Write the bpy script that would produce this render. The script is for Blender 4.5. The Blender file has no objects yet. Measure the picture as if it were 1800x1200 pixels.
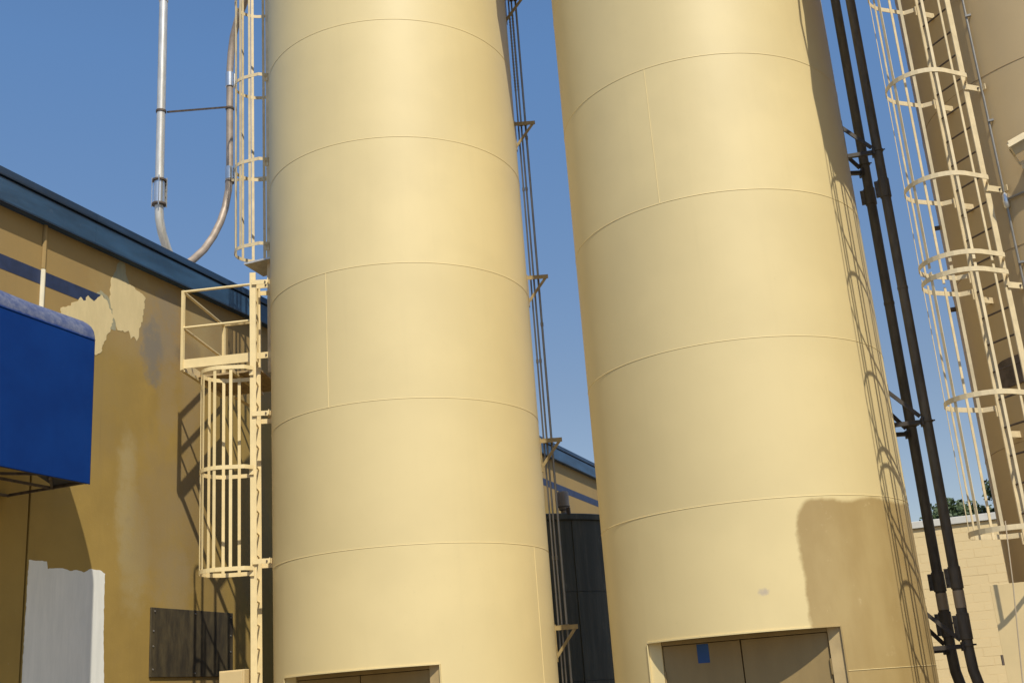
import bpy, bmesh, math, random
from math import sin, cos, radians, pi, atan2, sqrt
from mathutils import Vector, Matrix
from mathutils.geometry import tessellate_polygon

random.seed(7)
S = bpy.context.scene
COL = S.collection

# ------------------------------------------------------------------ camera
cam_d = bpy.data.cameras.new('camera')
cam_d.sensor_width = 36.0
cam_d.lens = 36.0 * 2034.953 / 1800.0
cam_d.clip_start = 0.1
cam_d.clip_end = 2000.0
cam = bpy.data.objects.new('camera', cam_d)
COL.objects.link(cam)
right = Vector((0.92245602, 0.37961588, -0.07047465))
up = Vector((0.17635423, -0.25188254, 0.95155366))
fwd = Vector((-0.34347355, 0.89019491, 0.29929743))
M = Matrix((right, up, -fwd)).transposed().to_4x4()
M.translation = Vector((0.0, 0.0, 1.70))
cam.matrix_world = M
S.camera = cam

# ------------------------------------------------------------------ daylight
SUN_AZ = radians(-51.0)          # from +x, counter-clockwise
SUN_EL = radians(54.0)
sun_dir = Vector((cos(SUN_EL) * cos(SUN_AZ), cos(SUN_EL) * sin(SUN_AZ), sin(SUN_EL)))
w = bpy.data.worlds.new('World')
S.world = w
w.use_nodes = True
nt = w.node_tree
nt.nodes.clear()
sky = nt.nodes.new('ShaderNodeTexSky')
sky.sky_type = 'NISHITA'
sky.sun_disc = False
sky.sun_elevation = SUN_EL
sky.sun_rotation = atan2(sun_dir.x, sun_dir.y)
sky.altitude = 300.0
sky.air_density = 1.0
sky.dust_density = 0.6
sky.ozone_density = 2.5
bg = nt.nodes.new('ShaderNodeBackground')
bg.inputs['Strength'].default_value = 0.14
wo = nt.nodes.new('ShaderNodeOutputWorld')
tint = nt.nodes.new('ShaderNodeMix')          # summer haze: a touch bluer than the plain model
tint.data_type = 'RGBA'
tint.blend_type = 'MULTIPLY'
tint.inputs[0].default_value = 1.0
gen = nt.nodes.new('ShaderNodeTexCoord')      # same at every compass direction: only height above the horizon counts
sepz = nt.nodes.new('ShaderNodeSeparateXYZ')
nt.links.new(gen.outputs['Generated'], sepz.inputs[0])
ramp = nt.nodes.new('ShaderNodeValToRGB')
ramp.color_ramp.elements[0].position = 0.06
ramp.color_ramp.elements[0].color = (0.80, 0.66, 0.58, 1)
ramp.color_ramp.elements[1].position = 0.52
ramp.color_ramp.elements[1].color = (0.83, 1.0, 1.09, 1)
e_ = ramp.color_ramp.elements.new(0.25)
e_.color = (0.79, 0.73, 0.69, 1)
nt.links.new(sepz.outputs[2], ramp.inputs[0])
nt.links.new(ramp.outputs[0], tint.inputs[7])
nt.links.new(sky.outputs[0], tint.inputs[6])
nt.links.new(tint.outputs[2], bg.inputs['Color'])
nt.links.new(bg.outputs[0], wo.inputs['Surface'])

sl = bpy.data.lights.new('sun', 'SUN')
sl.energy = 4.6
sl.angle = radians(0.5)
sl.color = (1.0, 0.93, 0.77)
so = bpy.data.objects.new('sun', sl)
COL.objects.link(so)
so.rotation_euler = sun_dir.to_track_quat('Z', 'Y').to_euler()
so.location = (5, -5, 40)

vs = S.view_settings
S.display_settings.display_device = 'sRGB'
vs.view_transform = 'Standard'
vs.look = 'None'
vs.exposure = 0.10
vs.gamma = 1.0
vs.use_curve_mapping = False

# ------------------------------------------------------------------ materials
def new_mat(name):
    m = bpy.data.materials.new(name)
    m.use_nodes = True
    n = m.node_tree
    n.nodes.clear()
    out = n.nodes.new('ShaderNodeOutputMaterial')
    b = n.nodes.new('ShaderNodeBsdfPrincipled')
    n.links.new(b.outputs[0], out.inputs[0])
    return m, n, b

def mix(n, a, b, fac, mode='MIX'):
    x = n.nodes.new('ShaderNodeMix')
    x.data_type = 'RGBA'
    x.blend_type = mode
    for sock, v in ((x.inputs[6], a), (x.inputs[7], b), (x.inputs[0], fac)):
        if hasattr(v, 'is_linked'):
            n.links.new(v, sock)
        elif isinstance(v, (tuple, list)):
            sock.default_value = (v[0], v[1], v[2], 1)
        else:
            sock.default_value = v
    return x.outputs[2]

def mth(n, op, a, b=0.0, c=0.0, clamp=False):
    x = n.nodes.new('ShaderNodeMath')
    x.operation = op
    x.use_clamp = clamp
    for i, v in enumerate((a, b, c)):
        if hasattr(v, 'is_linked'):
            n.links.new(v, x.inputs[i])
        else:
            x.inputs[i].default_value = v
    return x.outputs[0]

def sstep(n, v, lo, hi):
    x = n.nodes.new('ShaderNodeMapRange')
    x.interpolation_type = 'SMOOTHSTEP'
    n.links.new(v, x.inputs[0])
    x.inputs[1].default_value = lo
    x.inputs[2].default_value = hi
    return x.outputs[0]

def coords(n):
    return n.nodes.new('ShaderNodeTexCoord').outputs['Object']

def noise(n, vec, scale, detail=4.0, rough=0.55, stretch=None, color=False):
    if stretch:
        mp = n.nodes.new('ShaderNodeMapping')
        mp.inputs['Scale'].default_value = stretch
        n.links.new(vec, mp.inputs[0])
        vec = mp.outputs[0]
    t = n.nodes.new('ShaderNodeTexNoise')
    t.inputs['Scale'].default_value = scale
    t.inputs['Detail'].default_value = detail
    t.inputs['Roughness'].default_value = rough
    n.links.new(vec, t.inputs['Vector'])
    return t.outputs['Color' if color else 'Fac']

def bump(n, b, h, strength, dist):
    x = n.nodes.new('ShaderNodeBump')
    x.inputs['Strength'].default_value = strength
    x.inputs['Distance'].default_value = dist
    n.links.new(h, x.inputs['Height'])
    n.links.new(x.outputs[0], b.inputs['Normal'])

def sc(c, k):
    return tuple(min(1.0, v * k) for v in c)

def plain(name, col, rough=0.6, metal=0.0, var=0.12, scale=3.0, bstr=0.12, bdist=0.004, bscale=60.0, stretch=None, spec=0.5):
    m, n, b = new_mat(name)
    v = coords(n)
    f = noise(n, v, scale, 5, 0.6, stretch)
    c = mix(n, sc(col, 1 - var), sc(col, 1 + var), sstep(n, f, 0.3, 0.7))
    n.links.new(c, b.inputs['Base Color'])
    b.inputs['Roughness'].default_value = rough
    b.inputs['Metallic'].default_value = metal
    b.inputs['Specular IOR Level'].default_value = spec
    if bstr:
        bump(n, b, noise(n, v, bscale, 3), bstr, bdist)
    return m

CREAM = (0.685, 0.552, 0.285)
TAN = (0.40, 0.272, 0.125)

def worn(name, col, rough, var, chip, scale=6.0):
    m, n, b = new_mat(name)
    v = coords(n)
    c = mix(n, sc(col, 1 - var), sc(col, 1 + var), sstep(n, noise(n, v, scale, 5, 0.6), 0.3, 0.7))
    c = mix(n, c, sc(col, 0.72), mth(n, 'MULTIPLY', sstep(n, noise(n, v, 2.2, 6, 0.7, (4, 4, 0.6)), 0.55, 0.8), 0.5))
    ch = sstep(n, noise(n, v, 19.0, 5, 0.72), chip, chip + 0.035)
    c = mix(n, c, (0.15, 0.085, 0.045), mth(n, 'MULTIPLY', ch, 0.75))
    n.links.new(c, b.inputs['Base Color'])
    b.inputs['Roughness'].default_value = rough
    bump(n, b, noise(n, v, 70, 3), 0.12, 0.003)
    return m

def silo_mat(name, base, patch=False):
    m, n, b = new_mat(name)
    v = coords(n)
    sx = n.nodes.new('ShaderNodeSeparateXYZ')
    n.links.new(v, sx.inputs[0])
    X, Y, Z = sx.outputs
    big = noise(n, v, 0.7, 4, 0.55)
    streak = noise(n, v, 1.0, 5, 0.6, (5.0, 5.0, 0.22))
    fine = noise(n, v, 22.0, 4, 0.6)
    c = mix(n, sc(base, 0.965), sc(base, 1.03), sstep(n, big, 0.35, 0.65))
    c = mix(n, c, sc(base, 0.86), mth(n, 'MULTIPLY', sstep(n, streak, 0.52, 0.80), 0.22))
    c = mix(n, c, sc(base, 0.80), mth(n, 'MULTIPLY', sstep(n, fine, 0.60, 0.80), 0.22))
    # individual roller passes: each plate keeps a slightly different coat
    wn = n.nodes.new('ShaderNodeTexWhiteNoise')
    wn.noise_dimensions = '1D'
    n.links.new(mth(n, 'FLOOR', mth(n, 'DIVIDE', mth(n, 'SUBTRACT', Z, -0.006), 1.824)), wn.inputs['W'])
    c = mix(n, c, sc(base, 0.90), mth(n, 'MULTIPLY', wn.outputs['Value'], 0.35))
    if patch:
        ang = mth(n, 'ARCTAN2', Y, X)                      # -pi..pi
        d = noise(n, v, 2.2, 3, 0.5)
        d2 = noise(n, v, 9.0, 4, 0.6)
        wob = mth(n, 'ADD', mth(n, 'MULTIPLY', mth(n, 'SUBTRACT', d, 0.5), 0.11), mth(n, 'MULTIPLY', mth(n, 'SUBTRACT', d2, 0.5), 0.035))
        # rounded, hand-cut upper corner: signed distance to the painted-out area
        er = mth(n, 'MULTIPLY', mth(n, 'SUBTRACT', mth(n, 'ADD', ang, wob), radians(-65.3)), 1.86)
        et = mth(n, 'SUBTRACT', 3.60, mth(n, 'ADD', Z, mth(n, 'MULTIPLY', wob, 1.3)))
        qx = mth(n, 'MAXIMUM', mth(n, 'SUBTRACT', 0.22, er), 0.0)
        qz = mth(n, 'MAXIMUM', mth(n, 'SUBTRACT', 0.22, et), 0.0)
        dd = mth(n, 'SQRT', mth(n, 'ADD', mth(n, 'MULTIPLY', qx, qx), mth(n, 'MULTIPLY', qz, qz)))
        right_ = sstep(n, ang, radians(95), radians(80))
        mask = mth(n, 'MULTIPLY', sstep(n, dd, 0.245, 0.185), right_)
        old = mix(n, (0.348, 0.240, 0.094), (0.418, 0.304, 0.132), sstep(n, noise(n, v, 1.3, 5, 0.6, (1.6, 1.6, 0.7)), 0.3, 0.75))
        old = mix(n, old, (0.64, 0.50, 0.29), mth(n, 'MULTIPLY', sstep(n, noise(n, v, 5.0, 5, 0.7), 0.62, 0.75), 0.5))
        c = mix(n, c, old, mth(n, 'MULTIPLY', mask, 0.97))
        # a small scuff of grey primer above the door
        dx = mth(n, 'DIVIDE', mth(n, 'SUBTRACT', ang, radians(-78.8)), 0.045)
        dz = mth(n, 'DIVIDE', mth(n, 'SUBTRACT', Z, 2.66), 0.05)
        rr = mth(n, 'ADD', mth(n, 'MULTIPLY', dx, dx), mth(n, 'MULTIPLY', dz, dz))
        sm = sstep(n, mth(n, 'ADD', rr, mth(n, 'MULTIPLY', d2, 2.4)), 2.1, 1.1)
        c = mix(n, c, (0.42, 0.35, 0.30), mth(n, 'MULTIPLY', sm, 0.75))
    n.links.new(c, b.inputs['Base Color'])
    r = n.nodes.new('ShaderNodeMapRange')
    n.links.new(big, r.inputs[0])
    r.inputs[3].default_value = 0.40
    r.inputs[4].default_value = 0.58
    n.links.new(r.outputs[0], b.inputs['Roughness'])
    h = mth(n, 'ADD', mth(n, 'MULTIPLY', noise(n, v, 1.1, 2, 0.5), 1.0), mth(n, 'MULTIPLY', fine, 0.03))
    bump(n, b, h, 0.35, 0.018)
    return m

m_cream_silo = silo_mat('silo_cream_paint', CREAM)
m_patch_silo = silo_mat('silo_cream_paint_patched', CREAM, True)
m_tan_silo = silo_mat('silo_old_tan_paint', (0.52, 0.385, 0.205))
m_bead = plain('weld_bead_paint', sc(CREAM, 1.12), 0.5, var=0.05, bstr=0.3, bscale=40)
m_bead_tan = plain('weld_bead_tan_paint', (0.34, 0.24, 0.125), 0.5, var=0.05)
m_cream = worn('cream_steel_paint', (0.76, 0.60, 0.315), 0.5, 0.05, 0.70)
m_cream2 = worn('pale_cage_paint', (0.64, 0.52, 0.32), 0.55, 0.12, 0.66)
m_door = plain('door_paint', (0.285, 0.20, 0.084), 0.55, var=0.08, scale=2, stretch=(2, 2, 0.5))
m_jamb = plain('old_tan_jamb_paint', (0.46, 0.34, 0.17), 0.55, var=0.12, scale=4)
m_dark_gap = plain('dark_gap', (0.02, 0.016, 0.01), 0.9, var=0.2)
m_galv = plain('galvanised_pipe', (0.62, 0.59, 0.54), 0.36, 0.45, var=0.14, scale=5, stretch=(3, 3, 0.6))
m_dull = plain('dull_galvanised_pipe', (0.34, 0.275, 0.225), 0.55, 0.25, var=0.2, scale=4)
m_clamp = plain('bright_coupling_steel', (0.66, 0.66, 0.66), 0.3, 0.85, var=0.1)
m_rust = plain('dark_rusty_steel', (0.10, 0.075, 0.06), 0.7, 0.2, var=0.3, scale=12)
m_black = plain('charcoal_pipe', (0.115, 0.100, 0.078), 0.65, 0.0, var=0.3, scale=5, stretch=(2, 2, 0.5))
m_blackarm = plain('charcoal_bracket', (0.055, 0.045, 0.036), 0.5, 0.0, var=0.25, scale=8)
m_band = plain('tan_pipe_band', (0.46, 0.37, 0.255), 0.5, var=0.1)
m_conduit = plain('thin_grey_conduit', (0.27, 0.25, 0.22), 0.42, 0.55, var=0.12)
m_gusset = plain('olive_bracket', (0.30, 0.215, 0.085), 0.55, var=0.16, scale=6)
m_navy = plain('navy_stripe_paint', (0.018, 0.032, 0.085), 0.55, var=0.2, scale=5)
m_joint = plain('white_painted_strip', (0.72, 0.65, 0.48), 0.6, var=0.1)
m_tape = plain('blue_masking_tape', (0.018, 0.075, 0.25), 0.6, var=0.08)
m_floor_slat = plain('weathered_slat', (0.42, 0.30, 0.15), 0.7, var=0.2, scale=6)
m_bolt = plain('bolt_steel', (0.45, 0.43, 0.40), 0.4, 0.7, var=0.1)
m_coping = plain('pale_coping_metal', (0.62, 0.60, 0.56), 0.5, 0.0, var=0.08)
m_roof = plain('roof_membrane', (0.30, 0.28, 0.26), 0.9, var=0.15)
m_bark = plain('bark', (0.09, 0.065, 0.045), 0.9, var=0.3, bstr=0.6, bdist=0.02, bscale=12)
m_fixture = plain('floodlight_housing', (0.60, 0.50, 0.33), 0.5, var=0.08)
m_lens = plain('floodlight_lens', (0.50, 0.46, 0.38), 0.15, var=0.05)
m_encl = plain('enclosure_cream_paint', (0.64, 0.49, 0.255), 0.5, var=0.05, scale=2)

def block_mat():
    m, n, b = new_mat('painted_block')
    v = coords(n)
    base = (0.72, 0.56, 0.31)
    oi = n.nodes.new('ShaderNodeObjectInfo')
    c = mix(n, sc(base, 0.985), sc(base, 1.015), oi.outputs['Random'])
    c = mix(n, c, sc(base, 0.88), mth(n, 'MULTIPLY', sstep(n, noise(n, v, 3.0, 5, 0.65), 0.5, 0.8), 0.4))
    n.links.new(c, b.inputs['Base Color'])
    b.inputs['Roughness'].default_value = 0.8
    bump(n, b, noise(n, v, 35, 4), 0.5, 0.006)
    return m
m_block = block_mat()
m_mortar = plain('painted_mortar', (0.72, 0.56, 0.31), 0.9, var=0.04)

def fascia_mat(name, col):
    m, n, b = new_mat(name)
    v = coords(n)
    c = mix(n, sc(col, 0.72), sc(col, 1.35), sstep(n, noise(n, v, 1.3, 5, 0.65, (1, 0.6, 3)), 0.3, 0.75))
    c = mix(n, c, (0.20, 0.24, 0.28), mth(n, 'MULTIPLY', sstep(n, noise(n, v, 7.0, 5, 0.7), 0.6, 0.85), 0.35))
    n.links.new(c, b.inputs['Base Color'])
    b.inputs['Roughness'].default_value = 0.45
    bump(n, b, noise(n, v, 2.0, 2, 0.5), 0.35, 0.02)
    return m
m_fascia = fascia_mat('blue_fascia_metal', (0.026, 0.068, 0.135))
m_cap = fascia_mat('navy_cap_metal', (0.012, 0.029, 0.062))

def tank_mat():
    m, n, b = new_mat('dark_stained_tank')
    v = coords(n)
    c = mix(n, (0.040, 0.040, 0.030), (0.105, 0.10, 0.075), sstep(n, noise(n, v, 1.4, 5, 0.65, (3.5, 3.5, 0.25)), 0.35, 0.75))
    c = mix(n, c, (0.26, 0.25, 0.20), mth(n, 'MULTIPLY', sstep(n, noise(n, v, 2.2, 6, 0.7, (2.0, 2.0, 0.6)), 0.55, 0.80), 0.6))
    n.links.new(c, b.inputs['Base Color'])
    b.inputs['Roughness'].default_value = 0.6
    bump(n, b, noise(n, v, 8, 4), 0.2, 0.01)
    return m
m_tank = tank_mat()

def ground_mat():
    m, n, b = new_mat('pale_concrete')
    v = coords(n)
    c = mix(n, (0.135, 0.112, 0.070), (0.20, 0.168, 0.108), sstep(n, noise(n, v, 0.5, 6, 0.65), 0.3, 0.7))
    c = mix(n, c, (0.22, 0.20, 0.17), mth(n, 'MULTIPLY', sstep(n, noise(n, v, 1.7, 6, 0.7), 0.6, 0.8), 0.5))
    n.links.new(c, b.inputs['Base Color'])
    b.inputs['Roughness'].default_value = 0.9
    bump(n, b, noise(n, v, 30, 4), 0.3, 0.01)
    return m
m_ground = ground_mat()

def wall_mat():
    # old tan paint with rolled-over repairs and rubbed, chalky streaks (shapes fixed to the wall)
    m, n, b = new_mat('old_tan_wall_paint')
    v = coords(n)
    sx = n.nodes.new('ShaderNodeSeparateXYZ')
    n.links.new(v, sx.inputs[0])
    Y, Z = sx.outputs[1], sx.outputs[2]
    base = (0.345, 0.228, 0.056)
    c = mix(n, sc(base, 0.90), sc(base, 1.08), sstep(n, noise(n, v, 0.9, 5, 0.6), 0.3, 0.7))
    c = mix(n, c, sc(base, 1.3), mth(n, 'MULTIPLY', sstep(n, noise(n, v, 1.4, 6, 0.7, (1, 2.5, 0.5)), 0.55, 0.8), 0.35))
    upz = sstep(n, mth(n, 'ADD', Z, mth(n, 'MULTIPLY', noise(n, v, 1.5, 4), 0.5)), 6.9, 7.4)
    c = mix(n, c, (0.30, 0.20, 0.09), mth(n, 'MULTIPLY', upz, 0.6))
    wob1 = noise(n, v, 1.9, 6, 0.68)
    wob2 = noise(n, v, 8.0, 5, 0.7)
    blobs = [  # y, z, ry, rz, colour, strength, softness
        (12.45, 6.35, 0.75, 0.70, (0.270, 0.186, 0.056), 0.60, 0.9),
        (13.0, 7.75, 0.75, 0.75, (0.36, 0.262, 0.112), 0.55, 0.9),
        (12.1, 5.9, 0.50, 0.80, (0.305, 0.212, 0.078), 0.45, 0.9),
        (14.4, 5.2, 0.40, 1.20, (0.275, 0.185, 0.075), 0.55, 0.9),
        (13.9, 4.1, 0.30, 0.9, (0.37, 0.27, 0.115), 0.45, 0.9),
        (13.585, 7.478, 0.437, 0.573, (0.259, 0.205, 0.133), 0.85, 0.7),
        (13.408, 7.061, 0.208, 0.52, (0.194, 0.173, 0.144), 0.80, 0.5),
        (13.793, 6.437, 0.208, 0.573, (0.338, 0.245, 0.115), 0.65, 0.8),
        (12.929, 4.875, 0.177, 0.781, (0.403, 0.310, 0.144), 0.85, 0.9),
        (13.137, 4.042, 0.25, 0.645, (0.374, 0.288, 0.133), 0.80, 0.9),
        (13.689, 4.719, 0.573, 0.937, (0.302, 0.216, 0.097), 0.60, 0.8),
        (14.001, 3.626, 0.312, 0.52, (0.324, 0.238, 0.112), 0.60, 0.8),
        (14.678, 7.686, 0.468, 0.416, (0.338, 0.259, 0.126), 0.85, 0.7),
        (14.262, 7.269, 0.26, 0.229, (0.166, 0.126, 0.068), 0.70, 0.7),
        (14.314, 6.645, 0.208, 0.781, (0.331, 0.241, 0.122), 0.55, 0.9),
    ]
    for y, z, ry, rz, colr, st, soft in blobs:
        dy = mth(n, 'DIVIDE', mth(n, 'SUBTRACT', Y, y - 12.0), ry)
        dz = mth(n, 'DIVIDE', mth(n, 'SUBTRACT', Z, z), rz)
        rr = mth(n, 'ADD', mth(n, 'MULTIPLY', dy, dy), mth(n, 'MULTIPLY', dz, dz))
        rr = mth(n, 'ADD', rr, mth(n, 'MULTIPLY', mth(n, 'SUBTRACT', wob1, 0.5), 5.0))
        rr = mth(n, 'ADD', rr, mth(n, 'MULTIPLY', mth(n, 'SUBTRACT', wob2, 0.5), 1.8))
        k = sstep(n, rr, 1.0 + soft * 1.6, 1.0 - soft * 1.5)
        c = mix(n, c, colr, mth(n, 'MULTIPLY', k, st))
    c = mix(n, c, (0.27, 0.19, 0.088), mth(n, 'MULTIPLY', sstep(n, noise(n, v, 0.55, 5, 0.6, (1, 1, 0.7)), 0.48, 0.68), 0.55))
    drip = sstep(n, noise(n, v, 1.0, 5, 0.65, (1, 9.0, 0.25)), 0.58, 0.78)
    c = mix(n, c, (0.20, 0.14, 0.055), mth(n, 'MULTIPLY', drip, 0.35))
    sp = sstep(n, noise(n, v, 26, 3, 0.6), 0.70, 0.76)
    c = mix(n, c, (0.52, 0.42, 0.26), mth(n, 'MULTIPLY', sp, 0.35))
    n.links.new(c, b.inputs['Base Color'])
    b.inputs['Roughness'].default_value = 0.75
    h = mth(n, 'ADD', noise(n, v, 30, 4), mth(n, 'MULTIPLY', noise(n, v, 1.2, 3), 1.5))
    bump(n, b, h, 0.25, 0.006)
    return m
m_wall = wall_mat()

def patch_mat(name, a, b_, stretch=(1, 3, 1)):
    m, n, b = new_mat(name)
    v = coords(n)
    c = mix(n, a, b_, sstep(n, noise(n, v, 2.0, 6, 0.68, stretch), 0.3, 0.75))
    n.links.new(c, b.inputs['Base Color'])
    b.inputs['Roughness'].default_value = 0.7
    bump(n, b, noise(n, v, 25, 4), 0.25, 0.004)
    return m
m_patch = patch_mat('fresh_cream_patch', (0.62, 0.50, 0.27), (0.70, 0.565, 0.31))
m_patch_green = patch_mat('thin_green_grey_patch', (0.27, 0.265, 0.19), (0.37, 0.34, 0.22))
m_primer = patch_mat('white_primer_patch', (0.74, 0.74, 0.70), (0.84, 0.83, 0.78), (1, 4, 0.6))
m_access = patch_mat('dark_access_sheet', (0.028, 0.021, 0.012), (0.098, 0.074, 0.034), (1, 3, 0.9))

def awning_mat():
    m, n, b = new_mat('blue_awning_vinyl')
    v = coords(n)
    sx = n.nodes.new('ShaderNodeSeparateXYZ')
    n.links.new(v, sx.inputs[0])
    Z = sx.outputs[2]
    c = mix(n, (0.0008, 0.025, 0.150), (0.0018, 0.034, 0.185), sstep(n, noise(n, v, 1.2, 5, 0.6), 0.3, 0.7))
    # settled dust and sun-bleaching on the curved top, with its own ragged lower edge
    d = mth(n, 'ADD', Z, mth(n, 'MULTIPLY', mth(n, 'SUBTRACT', noise(n, v, 6, 5, 0.7), 0.5), 0.06))
    dust = sstep(n, d, 6.36 - 4.56, 6.40 - 4.56)
    spots = noise(n, v, 9.0, 6, 0.75)
    dc = mix(n, (0.07, 0.09, 0.18), (0.17, 0.185, 0.25), sstep(n, spots, 0.35, 0.7))
    c = mix(n, c, dc, mth(n, 'MULTIPLY', dust, 0.85))
    n.links.new(c, b.inputs['Base Color'])
    b.inputs['Roughness'].default_value = 0.7
    b.inputs['Specular IOR Level'].default_value = 0.12
    bump(n, b, noise(n, v, 2.5, 4, 0.5, (1, 1.6, 0.5)), 0.25, 0.008)
    return m
m_awning = awning_mat()
m_awning_in = plain('awning_inner_vinyl', (0.02, 0.02, 0.03), 0.7, var=0.2)

def leaf_mat():
    m, n, b = new_mat('dark_leaves')
    v = coords(n)
    c = mix(n, (0.020, 0.040, 0.012), (0.075, 0.105, 0.035), noise(n, v, 1.6, 3, 0.7))
    n.links.new(c, b.inputs['Base Color'])
    b.inputs['Roughness'].default_value = 0.6
    return m
m_leaf = leaf_mat()

# ------------------------------------------------------------------ mesh helpers
class MB:
    def __init__(self):
        self.v, self.f = [], []

    def add(self, vs_, fs_):
        k = len(self.v)
        self.v += [tuple(p) for p in vs_]
        self.f += [tuple(i + k for i in f) for f in fs_]

    def box(self, lo, hi):
        x0, y0, z0 = lo
        x1, y1, z1 = hi
        self.add([(x0, y0, z0), (x1, y0, z0), (x1, y1, z0), (x0, y1, z0), (x0, y0, z1), (x1, y0, z1), (x1, y1, z1), (x0, y1, z1)],
                 [(0, 3, 2, 1), (4, 5, 6, 7), (0, 1, 5, 4), (1, 2, 6, 5), (2, 3, 7, 6), (3, 0, 4, 7)])
        return self

    def obox(self, c, ax, ay, az, hx, hy, hz):
        """box centred on c along three unit axes"""
        c, ax, ay, az = Vector(c), Vector(ax) * hx, Vector(ay) * hy, Vector(az) * hz
        p = [c + sx * ax + sy * ay + sz * az for sz in (-1, 1) for sx, sy in ((-1, -1), (1, -1), (1, 1), (-1, 1))]
        self.add(p, [(0, 3, 2, 1), (4, 5, 6, 7), (0, 1, 5, 4), (1, 2, 6, 5), (2, 3, 7, 6), (3, 0, 4, 7)])
        return self

    def beam(self, a, b, w_, h, side=None):
        """rectangular bar from a to b: w_ along 'side', h across"""
        a, b = Vector(a), Vector(b)
        d = (b - a)
        L = d.length
        d.normalize()
        s = Vector(side) if side is not None else Vector((0, 0, 1))
        s = (s - d * s.dot(d))
        if s.length < 1e-5:
            s = Vector((1, 0, 0)) - d * d.x
        s.normalize()
        t = d.cross(s)
        return self.obox((a + b) / 2, d, s, t, L / 2, w_ / 2, h / 2)

    def tube(self, pts, r, seg=12, caps=True):
        pts = [Vector(p) for p in pts]
        n = len(pts)
        d0 = (pts[1] - pts[0]).normalized()
        ref = Vector((0, 0, 1)) if abs(d0.z) < 0.9 else Vector((1, 0, 0))
        u = (ref - d0 * ref.dot(d0)).normalized()
        rings = []
        for i in range(n):
            if i == 0:
                d = d0
            elif i == n - 1:
                d = (pts[-1] - pts[-2]).normalized()
            else:
                d = (pts[i + 1] - pts[i - 1]).normalized()
            u = (u - d * u.dot(d)).normalized()
            v = d.cross(u)
            rr = r[i] if isinstance(r, (list, tuple)) else r
            rings.append([pts[i] + (u * cos(2 * pi * k / seg) + v * sin(2 * pi * k / seg)) * rr for k in range(seg)])
        vs_ = [p for R_ in rings for p in R_]
        fs_ = []
        for i in range(n - 1):
            for k in range(seg):
                k2 = (k + 1) % seg
                fs_.append((i * seg + k, i * seg + k2, (i + 1) * seg + k2, (i + 1) * seg + k))
        if caps:
            fs_.append(tuple(range(seg - 1, -1, -1)))
            fs_.append(tuple((n - 1) * seg + k for k in range(seg)))
        self.add(vs_, fs_)
        return self

    def lathe(self, c, prof, seg=24):
        """prof: (r, z) list, bottom to top, round a vertical axis at c=(x, y)"""
        k0 = len(prof)
        vs_ = [(c[0] + r * cos(2 * pi * k / seg), c[1] + r * sin(2 * pi * k / seg), z) for r, z in prof for k in range(seg)]
        fs_ = []
        for i in range(k0 - 1):
            for k in range(seg):
                k2 = (k + 1) % seg
                fs_.append((i * seg + k, i * seg + k2, (i + 1) * seg + k2, (i + 1) * seg + k))
        fs_.append(tuple(range(seg - 1, -1, -1)))
        fs_.append(tuple((k0 - 1) * seg + k for k in range(seg)))
        self.add(vs_, fs_)
        return self

    def strip(self, path, z0, z1, th):
        """flat bar following a plan path, z0..z1 high, th thick"""
        P = [Vector((p[0], p[1], 0)) for p in path]
        n = len(P)
        vs_ = []
        for i in range(n):
            d = (P[min(i + 1, n - 1)] - P[max(i - 1, 0)]).normalized()
            nn = Vector((d.y, -d.x, 0)) * th / 2
            for s, z in ((-1, z0), (1, z0), (1, z1), (-1, z1)):
                q = P[i] + nn * s
                vs_.append((q.x, q.y, z))
        fs_ = []
        for i in range(n - 1):
            for k in range(4):
                k2 = (k + 1) % 4
                fs_.append((i * 4 + k, i * 4 + k2, i * 4 + 4 + k2, i * 4 + 4 + k))
        fs_ += [(3, 2, 1, 0), tuple((n - 1) * 4 + k for k in range(4))]
        self.add(vs_, fs_)
        return self

    def prism(self, poly, axis, a0, a1):
        """extrude a 2-D polygon along an axis (0 x, 1 y, 2 z)"""
        def P(p, a):
            q = list(p)
            q.insert(axis, a)
            return tuple(q)
        n = len(poly)
        vs_ = [P(p, a0) for p in poly] + [P(p, a1) for p in poly]
        fs_ = [tuple(range(n - 1, -1, -1)), tuple(range(n, 2 * n))]
        for i in range(n):
            j = (i + 1) % n
            fs_.append((i, j, n + j, n + i))
        self.add(vs_, fs_)
        return self

    def mesh(self, name, mat, off=(0, 0, 0), smooth=False, bevel=0.0):
        me = bpy.data.meshes.new(name)
        ox, oy, oz = off
        me.from_pydata([(x - ox, y - oy, z - oz) for x, y, z in self.v], [], self.f)
        bm = bmesh.new()
        bm.from_mesh(me)
        bmesh.ops.recalc_face_normals(bm, faces=bm.faces)
        if bevel:
            bmesh.ops.bevel(bm, geom=[e for e in bm.edges if len(e.link_faces) == 2 and e.calc_face_angle(0) > 0.6],
                            offset=bevel, segments=1, affect='EDGES', clamp_overlap=True)
        bm.to_mesh(me)
        bm.free()
        if smooth:
            for p in me.polygons:
                p.use_smooth = True
            me.set_sharp_from_angle(angle=radians(38))
        me.materials.append(mat)
        return me

def world_off(o):
    p = Vector((0, 0, 0))
    while o is not None:
        p += Vector(o.location)
        o = o.parent
    return p

def link(name, data, parent=None, loc=(0, 0, 0)):
    o = bpy.data.objects.new(name, data)
    COL.objects.link(o)
    if parent is not None:
        o.parent = parent
    o.location = loc
    return o

def part(name, mb, mat, parent, smooth=False, bevel=0.0, label=None, stuff=False):
    o = link(name, mb.mesh(name, mat, world_off(parent), smooth, bevel), parent)
    if label:
        o['label'] = label
    if stuff:
        o['kind'] = 'stuff'
    return o

def tag(o, label, cat, group=None):
    o['label'] = label
    o['category'] = cat
    if group:
        o['group'] = group
    return o

def thing(name, loc, label, cat, group=None):
    return tag(link(name, None, None, loc), label, cat, group)

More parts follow.
